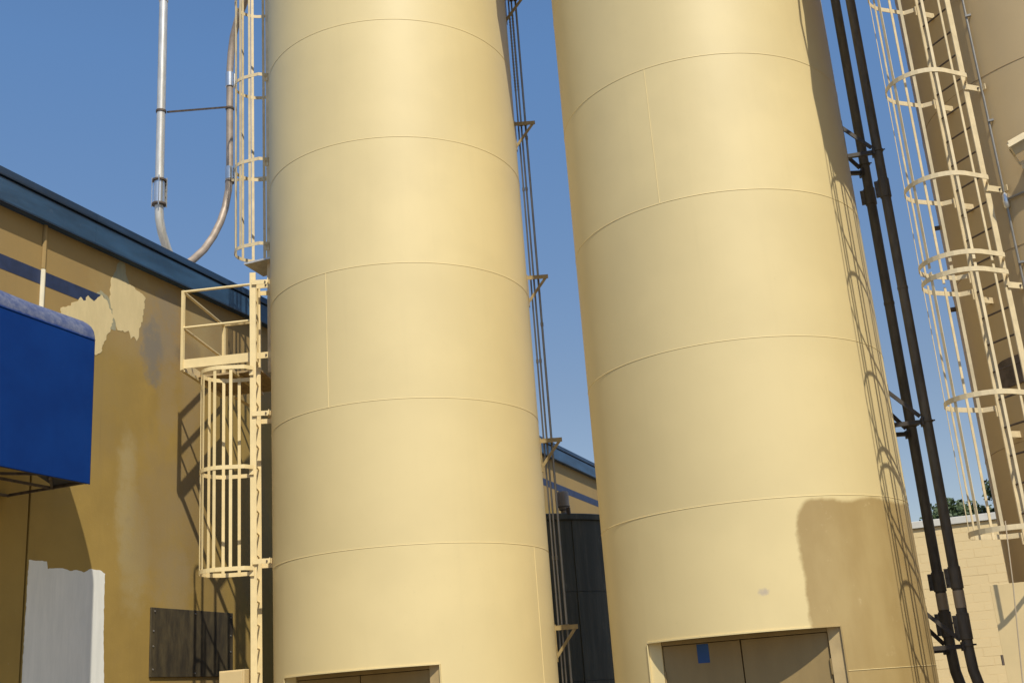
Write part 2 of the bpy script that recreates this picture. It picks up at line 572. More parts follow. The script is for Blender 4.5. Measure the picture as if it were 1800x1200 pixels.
def solo(name, mb, mat, loc, label, cat, group=None, smooth=False, bevel=0.0):
    o = link(name, mb.mesh(name, mat, loc, smooth, bevel), None, loc)
    return tag(o, label, cat, group)

def arc(c, r, a0, a1, n):
    return [(c[0] + r * cos(radians(a0 + (a1 - a0) * i / n)), c[1] + r * sin(radians(a0 + (a1 - a0) * i / n))) for i in range(n + 1)]

# ------------------------------------------------------------------ setting: ground
gm = bpy.data.meshes.new('ground')
gm.from_pydata([(-600, -600, 0), (600, -600, 0), (600, 600, 0), (-600, 600, 0)], [], [(0, 1, 2, 3)])
gm.materials.append(m_ground)
go = link('ground', gm)
go['kind'] = 'structure'

# ------------------------------------------------------------------ factory building on the left
WX = -10.93
fb = thing('factory_building', (WX, 12.0, 0), 'long tan factory building with navy stripe, blue roof edge and repair patches', 'building')
for y0, y1 in ((1.0, 11.13), (11.16, 21.0), (21.03, 30.9), (30.93, 40.8), (40.83, 50.7)):
    part('wall_panel', MB().box((WX - 0.22, y0, 0), (WX, y1, 8.45)), m_wall, fb, bevel=0.006)
part('building_core', MB().box((-26, 1.02, 0), (WX - 0.23, 50.6, 8.60)), m_roof, fb)
for y0, y1 in ((1.0, 11.13), (11.16, 12.33), (21.03, 30.9), (30.93, 40.8)):
    part('painted_stripe', MB().box((WX - 0.001, y0, 7.467), (WX + 0.003, y1, 7.665)), m_navy, fb)
# roof edge: lower blue fascia, shadow groove, darker cap leaning back
for i in range(14):
    y0 = 1.0 + i * 3.66
    y1 = min(y0 + 3.655, 50.7)
    part('fascia_sheet', MB().prism([(WX - 0.05, 8.318), (WX + 0.124, 8.318), (WX + 0.130, 8.335), (WX + 0.126, 8.640), (WX - 0.05, 8.640)], 1, y0, y1), m_fascia, fb)
    part('roof_cap', MB().prism([(WX - 0.4, 8.664), (WX + 0.146, 8.664), (WX + 0.148, 8.685), (WX + 0.128, 8.785), (WX - 0.4, 8.80)], 1, y0, y1), m_cap, fb)
part('fascia_groove', MB().box((WX - 0.2, 1.0, 8.46), (WX + 0.106, 50.7, 8.662)), m_dark_gap, fb)
part('drip_edge', MB().box((WX + 0.108, 1.0, 8.306), (WX + 0.138, 50.7, 8.316)), m_cap, fb)
# covered joint: brown above, white-painted below
part('joint_cover', MB().tube([(WX + 0.012, 11.145, 7.69), (WX + 0.012, 11.145, 8.44)], 0.032, 8), m_wall, fb, smooth=True)
part('joint_cover', MB().tube([(WX + 0.014, 11.145, 6.7), (WX + 0.014, 11.145, 7.68)], 0.034, 8), m_joint, fb, smooth=True, label='white painted joint cover')

def ragged(poly, amp, n=5, seed=1):
    rnd = random.Random(seed)
    out = []
    for i in range(len(poly)):
        a, b = poly[i], poly[(i + 1) % len(poly)]
        L = sqrt((a[0] - b[0]) ** 2 + (a[1] - b[1]) ** 2)
        k = max(1, int(L / 0.035))
        for j in range(k):
            t = j / k
            s = amp if j else amp * 0.3
            out.append((a[0] + (b[0] - a[0]) * t + rnd.uniform(-s, s), a[1] + (b[1] - a[1]) * t + rnd.uniform(-s, s)))
    return out

def wall_patch(poly, mat, h, amp, seed, label):
    pts = ragged(poly, amp, seed=seed)
    bm = bmesh.new()
    lo = [bm.verts.new((0, y - 12.0, z)) for y, z in pts]
    hi = [bm.verts.new((h, y - 12.0, z)) for y, z in pts]
    for tri in tessellate_polygon([[Vector((y, z, 0)) for y, z in pts]]):
        bm.faces.new([hi[k] for k in tri])
    for i in range(len(pts)):
        j = (i + 1) % len(pts)
        bm.faces.new((lo[i], lo[j], hi[j], hi[i]))
    
    bmesh.ops.recalc_face_normals(bm, faces=bm.faces)
    me = bpy.data.meshes.new('paint_patch')
    bm.to_mesh(me)
    bm.free()
    me.materials.append(mat)
    o = link('paint_patch', me, fb)
    o['label'] = label
    return o

A = [(11.503, 6.593), (11.503, 7.249), (11.618, 7.301), (11.784, 7.425), (11.867, 7.519), (11.93, 7.478), (12.013, 7.582), (12.138, 7.53), (12.263, 7.665), (12.377, 7.634), (12.44, 7.561), (12.544, 7.415), (12.513, 7.269), (12.409, 7.072), (12.305, 6.822), (12.211, 6.759), (11.971, 6.697)]
B = [(12.482, 8.008), (12.679, 8.019), (12.929, 8.008), (13.21, 7.915), (13.179, 7.634), (13.096, 7.342), (13.044, 7.176), (12.981, 7.238), (12.919, 7.186), (12.867, 7.301), (12.815, 7.259), (12.638, 7.238), (12.544, 7.394), (12.461, 7.623), (12.45, 7.821)]
B2 = [(12.575, 8.227), (12.638, 8.31), (12.742, 8.31), (12.783, 8.123), (12.877, 7.988), (12.679, 7.967), (12.461, 7.967), (12.544, 8.113)]
A2 = [(11.826, 7.405), (11.888, 7.571), (11.93, 7.519), (12.024, 7.634), (12.117, 7.571), (12.253, 7.738), (12.388, 7.696), (12.492, 7.592), (12.596, 7.425), (12.596, 7.238), (12.492, 7.217), (12.284, 7.425), (11.971, 7.425)]
G = [(11.18, 3.844), (11.482, 3.85), (11.503, 3.756), (11.607, 3.772), (11.763, 3.787), (11.888, 3.761), (12.013, 3.782), (12.138, 3.761), (12.284, 3.818), (12.471, 3.808), (12.544, 3.772), (12.549, 3.085), (12.596, 2.366), (12.596, 1.179), (11.17, 1.179), (11.17, 2.377), (11.175, 3.053)]
wall_patch(A2, m_patch_green, 0.0016, 0.014, 3, 'thin greenish edge of the repair patch')
wall_patch(A, m_patch, 0.0040, 0.018, 4, 'fresh cream repair patch beside the awning')
wall_patch(B2, m_patch_green, 0.0016, 0.010, 5, 'thin greenish brush mark under the roof edge')
wall_patch(B, m_patch, 0.0034, 0.018, 6, 'fresh cream repair patch under the roof edge')
wall_patch(G, m_primer, 0.0040, 0.006, 8, 'tall white primer patch')

# bolted dark access sheet
ac = part('access_panel', MB().box((WX, 13.48, 2.43), (WX + 0.025, 15.41, 3.376)), m_access, fb, bevel=0.004, label='dark bolted access sheet')
for y, z in [(13.533, 2.533), (13.533, 2.845), (13.533, 3.053), (13.554, 3.324), (14.47, 3.324), (14.47, 2.481), (15.344, 3.303), (15.344, 3.032), (15.344, 2.793), (15.344, 2.491)]:
    part('bolt', MB().tube([(WX + 0.025, y, z), (WX + 0.036, y, z)], 0.011, 8), m_bolt, ac)

# ------------------------------------------------------------------ blue awning
aw = thing('awning', (-10.2, 6.5, 4.56), 'long blue vinyl awning with dusty rounded top on the tan wall', 'awning')
AX, AY = -9.664, 10.782           # front face, far end
prof = [(AX, 4.56), (AX - 0.0001, 4.572), (AX - 0.004, 5.5), (AX - 0.008, 6.34), (AX - 0.014, 6.415), (AX - 0.035, 6.485), (AX - 0.075, 6.545), (AX - 0.13, 6.595), (AX - 0.20, 6.64), (AX - 0.32, 6.68), (AX - 0.5, 6.70), (AX - 0.85, 6.715), (WX + 0.01, 6.72)]
ys = [1.4 + 0.606 * i for i in range(15)] + [AY - 0.012, AY]
mb = MB()
vv = []
for j, y in enumerate(ys):
    sag = 0.012 * sin(j * 1.9) if 0 < j < len(ys) - 1 else 0
    for i, (x, z) in enumerate(prof):
        k = sag if i > 5 else sag * 0.2
        vv.append((x, y, z - k))
ff = []
np_ = len(prof)
for j in range(len(ys) - 1):
    for i in range(np_ - 1):
        ff.append((j * np_ + i, (j + 1) * np_ + i, (j + 1) * np_ + i + 1, j * np_ + i + 1))
mb.add(vv, ff)
fab = part('awning_fabric', mb, m_awning, aw, smooth=True)
sol = fab.modifiers.new('thick', 'SOLIDIFY')
sol.thickness = 0.006
sol.offset = 0
part('corner_gusset', MB().prism([(AX - 0.02, AY - 0.02), (AX - 0.53, AY - 0.02), (AX - 0.02, AY - 1.0)], 2, 4.606, 4.612), m_awning_in, aw)
part('seam_piping', MB().tube([(AX - 0.003, 1.4, 6.36), (AX - 0.003, AY, 6.36)], 0.006, 6), m_awning, aw, smooth=True)
part('frame_rail', MB().beam((AX - 0.03, 1.4, 4.58), (AX - 0.03, AY - 0.02, 4.58), 0.03, 0.03), m_rust, aw)
part('frame_rail', MB().beam((AX - 0.53, 1.4, 4.58), (AX - 0.53, AY - 0.02, 4.58), 0.03, 0.03), m_rust, aw)
part('frame_rail', MB().beam((WX + 0.04, 1.4, 4.58), (WX + 0.04, AY - 0.02, 4.58), 0.03, 0.03), m_rust, aw)
part('frame_end_bar', MB().beam((WX + 0.06, AY - 0.035, 4.585), (AX - 0.03, AY - 0.035, 4.585), 0.03, 0.03), m_rust, aw)
for i in range(7):
    y = AY - 0.06 - i * 1.15
    part('frame_brace', MB().beam((AX - 0.035, y - 0.55, 4.59), (AX - 0.52, y, 4.59), 0.03, 0.03), m_rust, aw)
    part('frame_brace', MB().beam((AX - 0.035, y - 0.60, 4.59), (AX - 0.52, y - 1.10, 4.59), 0.03, 0.03), m_rust, aw)
    part('frame_bow', MB().tube([(x - 0.025, y - 0.57, z - 0.03) for x, z in prof[:-1]], 0.012, 6), m_rust, aw)

# ------------------------------------------------------------------ silos
R = 1.86
C1, C2, C3 = (-7.19, 14.26), (-2.58, 14.43), (2.065, 14.45)
SEAMS = [1.818 + 1.824 * i for i in range(7)] + [14.59]

def pol(c, r, a, z=None):
    x, y = c[0] + r * cos(radians(a)), c[1] + r * sin(radians(a))
    return (x, y) if z is None else (x, y, z)

def shell(c, r, z0, z1, hole=None):
    """one rolled plate course; hole = (a0, a1, ztop) leaves a doorway"""
    A_ = sorted(set([i * 2.8125 for i in range(128)] + (list(hole[:2]) if hole else [])))
    A_ = [a for a in A_ if not hole or a in hole[:2] or min(abs(a - hole[0]), abs(a - hole[1])) > 0.6]
    zs = [z0, z1]
    if hole and z0 < hole[2] < z1:
        zs = [z0, hole[2], z1]
    mb = MB()
    n = len(A_)
    vs_ = [pol(c, r, a, z) for z in zs for a in A_]
    fs_ = []
    for j in range(len(zs) - 1):
        for i in range(n):
            i2 = (i + 1) % n
            if hole and A_[i] >= hole[0] - 1e-6 and (A_[i2] <= hole[1] + 1e-6 and A_[i2] > A_[i]) and zs[j + 1] <= hole[2] + 1e-6:
                continue
            fs_.append((j * n + i, j * n + i2, (j + 1) * n + i2, (j + 1) * n + i))
    mb.add(vs_, fs_)
    return mb

def ring_mb(c, r, z, minor=0.006, seg=128):
    mb = MB()
    vs_, fs_ = [], []
    for i in range(seg):
        a = 360 * i / seg
        for k in range(6):
            t = 2 * pi * k / 6
            vs_.append(pol(c, r + minor * cos(t), a, z + minor * 1.3 * sin(t)))
    for i in range(seg):
        for k in range(6):
            i2, k2 = (i + 1) % seg, (k + 1) % 6
            fs_.append((i * 6 + k, i2 * 6 + k, i2 * 6 + k2, i * 6 + k2))
    mb.add(vs_, fs_)
    return mb

def smooth_part(name, mb, mat, parent, label=None):
    o = part(name, mb, mat, parent, label=label)
    for p in o.data.polygons:
        p.use_smooth = True
    return o

def build_silo(c, mat, bead, label, seams, hole, vseams, top):
    s = thing('storage_silo', (c[0], c[1], 0), label, 'silo', 'tall round steel silos')
    zs = [0.0] + [z for z in seams if z < top - 0.1] + [top]
    for k in range(len(zs) - 1):
        h = hole if hole and zs[k] < hole[2] else None
        smooth_part('shell_course', shell(c, R, zs[k], zs[k + 1], h), mat, s)
    for k, z in enumerate(zs[1:-1]):
        if hole and z < hole[2]:
            mb = MB()
            a = hole[1] + 0.3
            pts = [pol(c, R + 0.003, a + (360 - hole[1] + hole[0] - 0.6) * i / 96, z - 0.015) for i in range(97)]
            part('weld_seam', mb.tube(pts, 0.0030, 5), bead, s, smooth=True)
        else:
            smooth_part('weld_seam', ring_mb(c, R + 0.0006, z, 0.0034), bead, s)
    for a, k in vseams:
        r = R
        part('vertical_seam', MB().tube([pol(c, r + 0.001, a, zs[k]), pol(c, r + 0.0006, a, zs[k + 1])], 0.0034, 6), bead, s, smooth=True)
    # conical top, above the frame
    part('silo_roof', MB().lathe(c, [(R + 0.06, top), (R + 0.06, top + 0.06), (0.4, top + 0.75), (0.02, top + 0.78)], 64), mat, s, smooth=True)
    if hole:
        a0, a1, zt = hole
        x0, y0 = pol(c, R, a0)
        x1, y1 = pol(c, R, a1)
        yd = max(y0, y1) + 0.045                 # door plane just behind the chord
        # flat soffit closing the space between the curved lip and the door plane
        lip = [pol(c, R + 0.001, a0 + (a1 - a0) * i / 24) for i in range(25)]
        mb = MB()
        n = len(lip)
        mb.add([(x, y, zt) for x, y in lip] + [(x, yd + 0.08, zt) for x, y in lip], [(i, i + 1, n + i + 1, n + i) for i in range(n - 1)])
        part('door_soffit', mb, mat, s)
        # thickened lip of the opening
        part('lip_edge', MB().strip([pol(c, R + 0.006, a0 + (a1 - a0) * i / 24) for i in range(25)], zt - 0.012, zt + 0.004, 0.012), mat, s)
        for sx, xx in ((1, x0), (-1, x1)):
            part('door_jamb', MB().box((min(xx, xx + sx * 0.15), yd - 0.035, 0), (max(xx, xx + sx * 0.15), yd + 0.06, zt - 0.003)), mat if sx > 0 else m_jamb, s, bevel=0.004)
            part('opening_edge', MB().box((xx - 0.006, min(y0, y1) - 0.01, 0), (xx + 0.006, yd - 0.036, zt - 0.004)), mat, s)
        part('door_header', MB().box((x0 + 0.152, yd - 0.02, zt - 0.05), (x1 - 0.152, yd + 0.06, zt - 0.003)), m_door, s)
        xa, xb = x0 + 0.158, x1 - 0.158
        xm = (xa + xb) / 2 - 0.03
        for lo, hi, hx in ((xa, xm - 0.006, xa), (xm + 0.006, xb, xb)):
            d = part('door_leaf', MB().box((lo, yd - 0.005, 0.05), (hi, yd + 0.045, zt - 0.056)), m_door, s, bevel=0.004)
            for hz in (0.4, 1.1, 1.78):
                part('hinge', MB().tube([(hx, yd - 0.018, hz), (hx, yd - 0.018, hz + 0.16)], 0.014, 8), m_door, d, smooth=True)
        part('dark_backing', MB().box((x0 + 0.14, yd + 0.065, 0), (x1 - 0.14, yd + 0.07, zt - 0.02)), m_dark_gap, s)
        s['yd'] = yd
    return s

silo1 = build_silo(C1, m_cream_silo, m_bead, 'cream silo beside the tan building, with triangular conduit brackets on its right', SEAMS,
                   (235.2, 305.2, 2.235), [(265.3, 3), (354.5, 1)], 14.59)
silo2 = build_silo(C2, m_patch_silo, m_bead, 'cream middle silo with a large unpainted tan patch beside its double door', SEAMS,
                   (235.6, 304.8, 2.265), [(262.0, 4), (357.0, 2)], 14.59)
silo3 = build_silo(C3, m_tan_silo, m_bead_tan, 'old tan unpainted silo with a floodlight and caged ladder, at the right edge', [1.9, 4.0, 6.05, 8.11, 10.2, 12.3, 14.59],
                   None, [], 14.59)
yd2 = silo2['yd']
part('tape_strip', MB().box((-3.09, yd2 - 0.0085, 2.00), (-2.96, yd2 - 0.0055, 2.20)), m_tape, silo2, label='strip of blue masking tape')
# dark rounded plate and small pegs on the tan silo
mb = MB()
hp = []
for i in range(24):
    t = 2 * pi * i / 24
    hp.append((220.5 + 7.5 * (abs(cos(t)) ** 0.5) * (1 if cos(t) >= 0 else -1), 4.75 + 0.155 * (abs(sin(t)) ** 0.5) * (1 if sin(t) >= 0 else -1)))
n = len(hp)
mb.add([pol(C3, R + 0.006, a, z) for a, z in hp] + [pol(C3, R + 0.022, a, z) for a, z in hp] + [pol(C3, R + 0.022, 220.5, 4.75)],
       [(i, (i + 1) % n, n + (i + 1) % n, n + i) for i in range(n)] + [(n + i, n + (i + 1) % n, 2 * n) for i in range(n)])
part('dark_rounded_plate', mb, m_rust, silo3, label='dark rounded plate')
for z in (6.92, 5.86):
    a = 184.0
    part('peg', MB().tube([pol(C3, R - 0.01, a, z), pol(C3, R + 0.085, a, z)], 0.03, 8), m_rust, silo3, smooth=True)

# ------------------------------------------------------------------ caged ladders
def ladder_frame(c, theta, stand):
    n = Vector((cos(radians(theta)), sin(radians(theta)), 0))
    t = Vector((-n.y, n.x, 0))
    base = Vector((c[0], c[1], 0)) + n * (R + stand)
    return base, n, t

def build_ladder(c, theta, stand, z0, z1, cages, brackets, depth, hw, label, mat, rmat=None, half=0.215, sw=0.075, bar_w=0.042, nbar=7, rungphase=0.0, flare=0.06, hoop_h=0.055):
    base, n, t = ladder_frame(c, theta, stand)
    L = thing('caged_ladder', (base.x, base.y, z0), label, 'ladder', 'caged ladders on the silos')
    up_ = Vector((0, 0, 1))
    def P(a, b, z):
        q = base + n * a + t * b
        return Vector((q.x, q.y, z))
    for s in (-1, 1):
        part('stringer', MB().beam(P(0, s * half, z0), P(0, s * half, z1), sw, 0.012, n), mat, L)
    rm = None
    z = z0 + 0.2 + rungphase
    while z < z1 - 0.05:
        if rm is None:
            b0 = P(-0.005, -half + 0.008, 0)
            b1 = P(-0.005, half - 0.008, 0)
            rm = MB().tube([b0, b1], 0.0115, 6).mesh('rung', rmat or mat, (base.x, base.y, 0), True)
        link('rung', rm, L, (0, 0, z - z0))
        z += 0.305
    for zb in brackets:
        for s in (-1, 1):
            b = part('bracket', MB().obox(P(-stand / 2 - 0.01, s * 0.232, zb), n, t, up_, stand / 2 + 0.02, 0.005, 0.034), mat, L)
            part('bracket_foot', MB().obox(P(-stand + 0.012, s * 0.265, zb), n, t, up_, 0.006, 0.04, 0.034), mat, b)
            part('bolt', MB().tube([P(-stand + 0.06, s * 0.238, zb), P(-stand + 0.06, s * 0.252, zb)], 0.012, 8), m_rust, b)
    # plan path of a hoop
    path = [(0.0, -0.24), (0.10, -hw + flare * 0.3)]
    cx = depth - hw
    for i in range(17):
        a = -90 + 180 * i / 16
        path.append((cx + hw * cos(radians(a)), hw * sin(radians(a))))
    path += [(0.10, hw - flare * 0.3), (0.0, 0.24)]
    wp = [P(a, b, 0) for a, b in path]
    cum = [0.0]
    for i in range(1, len(wp)):
        cum.append(cum[-1] + (wp[i] - wp[i - 1]).length)
    hoop_me = MB().strip([(p.x, p.y) for p in wp], -hoop_h / 2, hoop_h / 2, 0.007).mesh('cage_hoop', mat, (base.x, base.y, 0))
    for hoops, b0, b1 in cages:
        for z in hoops:
            link('cage_hoop', hoop_me, L, (0, 0, z - z0))
            for s in (-1, 1):
                part('hoop_clip', MB().obox(P(0.02, s * 0.228, z - 0.04), n, t, up_, 0.03, 0.006, 0.06), mat, L)
        for k in range(nbar):
            # bars spread round the bow, the end ones about half way along the straight legs
            d = cum[-1] * (0.16 + 0.68 * k / (nbar - 1))
            i = max(j for j in range(len(cum)) if cum[j] <= d)
            i = min(i, len(wp) - 2)
            f = (d - cum[i]) / (cum[i + 1] - cum[i])
            q = wp[i].lerp(wp[i + 1], f)
            dr = (wp[i + 1] - wp[i]).normalized()
            inn = Vector((dr.y, -dr.x, 0))
            mid = base + n * cx
            if inn.dot(mid - q) < 0:
                inn = -inn
            q = q + inn * 0.0075
            part('cage_bar', MB().obox((q.x, q.y, (b0 + b1) / 2), dr, inn, up_, bar_w / 2, 0.0035, (b1 - b0) / 2), mat, L)
    return L, P

lad1, P1 = build_ladder(C1, 205, 0.24, 0.0, 7.90, [((6.46, 5.05, 3.685), 3.655, 6.49)], (1.2, 3.77, 5.80, 7.74), 0.76, 0.345,
                        'lower cream caged ladder rising from the ground to the platform', m_cream, rungphase=0.02, half=0.205, sw=0.085)
lad2, P2 = build_ladder(C1, 180, 0.24, 6.66, 14.9, [((8.71, 10.14, 11.64, 13.2, 14.6), 8.68, 14.62)], (9.0, 10.2, 11.7, 13.1), 0.71, 0.35,
                        'upper caged ladder behind the cream silo, above the platform', m_cream2, nbar=8)
lad3, P3 = build_ladder(C3, 224.6, 0.22, 1.5, 12.2, [((5.878, 6.779, 8.028, 9.278, 10.528, 11.121), 5.796, 11.152), ((3.01, 4.362, 5.684), 2.981, 5.755)],
                        (3.441, 4.076, 5.591, 6.718, 7.967, 9.216, 10.507, 11.94), 0.82, 0.375,
                        'caged ladder with a two-part cage on the tan silo, at the right edge', m_cream2, rmat=m_rust, bar_w=0.031, hoop_h=0.052)

# deflector plate hung under the upper cage
b2, n2, t2 = ladder_frame(C1, 180, 0.24)
mb = MB()
mb.add([P2(-0.20, 0.36, 8.40), P2(0.36, 0.36, 8.40), P2(0.40, -0.22, 8.40), P2(-0.20, -0.22, 8.40),
        P2(-0.20, 0.36, 8.43), P2(0.36, 0.36, 8.43), P2(0.47, -0.22, 8.54), P2(-0.20, -0.22, 8.54)],
       [(0, 3, 2, 1), (4, 5, 6, 7), (0, 1, 5, 4), (1, 2, 6, 5), (2, 3, 7, 6), (3, 0, 4, 7)])
solo('deflector_plate', mb, m_galv, tuple(P2(0.2, 0, 8.5)), 'grey sheet metal plate under the foot of the upper cage', 'plate')

# ------------------------------------------------------------------ resting platform on silo 1
bp, np3, tp = ladder_frame(C1, 195, 0.24)
pf = thing('ladder_platform', (bp.x, bp.y, 6.66), 'cream railed platform with slatted floor at the top of the lower ladder', 'platform')
U = Vector((0, 0, 1))
FT, BT = 0.274, -1.36            # front edge (towards the yard) and back edge, along the tangent
OUT, INN = 1.09, -0.02
def PP(a, b, z):
    q = bp + np3 * a + tp * b
    return Vector((q.x, q.y, z))
part('toe_board', MB().beam(PP(INN, FT, 6.73), PP(OUT, FT, 6.73), 0.135, 0.008, U), m_cream, pf)
part('toe_board', MB().beam(PP(OUT, FT, 6.73), PP(OUT, BT, 6.73), 0.135, 0.008, U), m_cream, pf)
part('toe_board', MB().beam(PP(OUT, BT, 6.73), PP(INN + .35, BT, 6.73), 0.135, 0.008, U), m_cream, pf)
for zz, nm in ((7.84, 'top_rail'), (7.28, 'mid_rail')):
    part(nm, MB().tube([PP(INN, FT, zz), PP(OUT, FT, zz)], 0.021, 8), m_cream, pf, smooth=True)
    part(nm, MB().tube([PP(OUT, FT, zz), PP(OUT, BT, zz)], 0.021, 8), m_cream, pf, smooth=True)
    part(nm, MB().tube([PP(OUT, BT, zz), PP(0.5, BT, zz)], 0.021, 8), m_cream, pf, smooth=True)
for a, b in ((INN, FT), (OUT, FT), (OUT, BT), (0.5, BT)):
    part('post', MB().beam(PP(a, b, 6.64), PP(a, b, 7.86), 0.042, 0.042, n2), m_cream, pf)
part('floor_beam', MB().beam(PP(OUT - 0.01, FT - 0.01, 6.645), PP(OUT - 0.01, BT, 6.645), 0.05, 0.05), m_cream, pf)
part('floor_beam', MB().beam(PP(0.46, FT - 0.01, 6.645), PP(0.46, BT, 6.645), 0.05, 0.05), m_cream, pf)
sm = None
k = 0
b = BT + 0.03
while b < FT - 0.5:
    part('floor_slat', MB().beam(PP(0.10, b, 6.685), PP(OUT - 0.03, b, 6.685), 0.028, 0.085, U), m_floor_slat, pf)
    b += 0.095
for zz in (6.73, 7.80):
    br = part('wall_arm', MB().obox(PP(-0.13, FT + 0.015, zz), np3, tp, U, 0.12, 0.006, 0.045), m_cream, pf)
    part('bolt', MB().tube([PP(-0.17, FT + 0.021, zz), PP(-0.17, FT + 0.035, zz)], 0.014, 8), m_rust, br)
part('kick_brace', MB().beam(PP(0.9, BT, 6.62), PP(-0.2, BT, 5.9), 0.04, 0.04), m_cream, pf)

# small cream electrical box beside the ladder foot
jb = thing('electrical_box', (-9.4, 13.25, 0), 'small cream electrical box by the foot of the ladder', 'box')
part('box_body', MB().box((-9.62, 13.28, 1.55), (-9.225, 13.48, 2.41)), m_encl, jb, bevel=0.006)
part('box_door', MB().box((-9.60, 13.262, 1.57), (-9.245, 13.2785, 2.395)), m_encl, jb, bevel=0.004)
part('post', MB().box((-9.46, 13.33, 0), (-9.38, 13.41, 1.549)), m_encl, jb)

# ------------------------------------------------------------------ conveying pipes above the roof
def clamp_sleeve(parent, c, z0, z1, r, mat, lugs=True, lugdir=(1, 0, 0)):
    s = part('coupling', MB().lathe(c, [(r + 0.004, z0), (r + 0.016, z0 + 0.004), (r + 0.016, z1 - 0.004), (r + 0.004, z1)], 20), mat, parent, smooth=True)
    d = Vector(lugdir).normalized()
    q = Vector((c[0], c[1], 0)) + d * (r + 0.03)
    part('clamp_lug', MB().obox((q.x, q.y, (z0 + z1) / 2), d, (-d.y, d.x, 0), (0, 0, 1), 0.03, 0.008, (z1 - z0) / 2 - 0.01), mat, s)
    k = 4
    for i in range(k):
        z = z0 + (z1 - z0) * (i + 0.5) / k
        p = q + d * 0.01
        part('bolt', MB().tube([(p.x + d.y * 0.05, p.y - d.x * 0.05, z), (p.x - d.y * 0.05, p.y + d.x * 0.05, z)], 0.011, 6), m_rust, s)
    return s

p1 = thing('conveying_pipe', (-11.5, 14.18, 8.6), 'wide bright galvanised pipe rising above the blue roof edge', 'pipe', 'conveying pipes on the roof')
pts = [(-11.5, 14.18, 18.0), (-11.5, 14.18, 13.0), (-11.5, 14.18, 10.4), (-11.5, 14.18, 9.95), (-11.5, 14.20, 9.70), (-11.5, 14.27, 9.48), (-11.5, 14.40, 9.25), (-11.5, 14.60, 9.0), (-11.5, 14.85, 8.75), (-11.5, 15.15, 8.5)]
part('pipe_run', MB().tube(pts, 0.072, 18), m_galv, p1, smooth=True)
clamp_sleeve(p1, (-11.5, 14.18), 9.93, 10.38, 0.072, m_clamp, lugdir=(0.5, 0.9, 0))
for z in (9.93, 10.36):
    part('clamp_ring', MB().lathe((-11.5, 14.18), [(0.09, z), (0.115, z + 0.005), (0.115, z + 0.035), (0.09, z + 0.04)], 20), m_rust, p1, smooth=True)
for a in (35, 125, 215, 305):
    x, y = pol((-11.5, 14.18), 0.118, a)
    part('tie_rod', MB().tube([(x, y, 9.90), (x, y, 10.43)], 0.011, 6), m_clamp, p1)
part('pipe_joint', MB().lathe((-11.5, 14.18), [(0.074, 13.80), (0.080, 13.805), (0.080, 13.84), (0.074, 13.845)], 18), m_galv, p1, smooth=True)

p2 = thing('conveying_pipe', (-11.32, 15.87, 8.6), 'thinner dull pipe curving from the roof up behind the upper cage', 'pipe', 'conveying pipes on the roof')
PX = -11.32
pts = [(PX + 1.7, 15.15, 15.1), (PX + 1.0, 15.45, 14.82), (PX + 0.5, 15.66, 14.52), (PX + 0.24, 15.77, 14.24), (PX + 0.10, 15.83, 13.95), (PX + 0.03, 15.86, 13.62), (PX, 15.87, 13.3), (PX, 15.87, 12.0),
       (PX, 15.87, 11.2), (PX, 15.84, 10.85), (PX, 15.74, 10.45), (PX, 15.60, 10.12), (PX, 15.40, 9.78), (PX, 15.15, 9.45), (PX, 14.85, 9.16), (PX, 14.5, 8.88), (PX, 14.1, 8.5)]
part('pipe_run', MB().tube(pts, 0.064, 16), m_dull, p2, smooth=True)
clamp_sleeve(p2, (PX, 15.87), 12.93, 13.22, 0.064, m_clamp, lugdir=(1, 0.6, 0))
clamp_sleeve(p2, (PX, 15.87), 11.05, 11.30, 0.064, m_clamp, lugdir=(1, 0.6, 0))
pb = thing('pipe_spacer_bar', (-11.4, 15.0, 12.0), 'thin rusty spacer bar clamped between the two roof pipes', 'bar')
part('bar', MB().beam((-11.46, 14.30, 11.70), (-11.34, 15.79, 12.48), 0.03, 0.03), m_rust, pb)
part('pipe_clamp', MB().lathe((-11.5, 14.18), [(0.074, 11.64), (0.086, 11.645), (0.086, 11.68), (0.074, 11.685)], 18), m_rust, pb)
part('pipe_clamp', MB().lathe((PX, 15.87), [(0.066, 12.46), (0.079, 12.465), (0.079, 12.50), (0.066, 12.505)], 18), m_rust, pb)
pc = thing('pipe_stay', (-10.5, 15.2, 11.0), 'cream bar tying the thinner roof pipe to the upper ladder', 'bar')
part('bar', MB().beam((PX + 0.05, 15.85, 11.02), (-9.12, 14.80, 10.15), 0.045, 0.02), m_cream2, pc)
part('pipe_clamp', MB().lathe((PX, 15.87), [(0.066, 10.98), (0.081, 10.985), (0.081, 11.02), (0.066, 11.025)], 18), m_rust, pc)

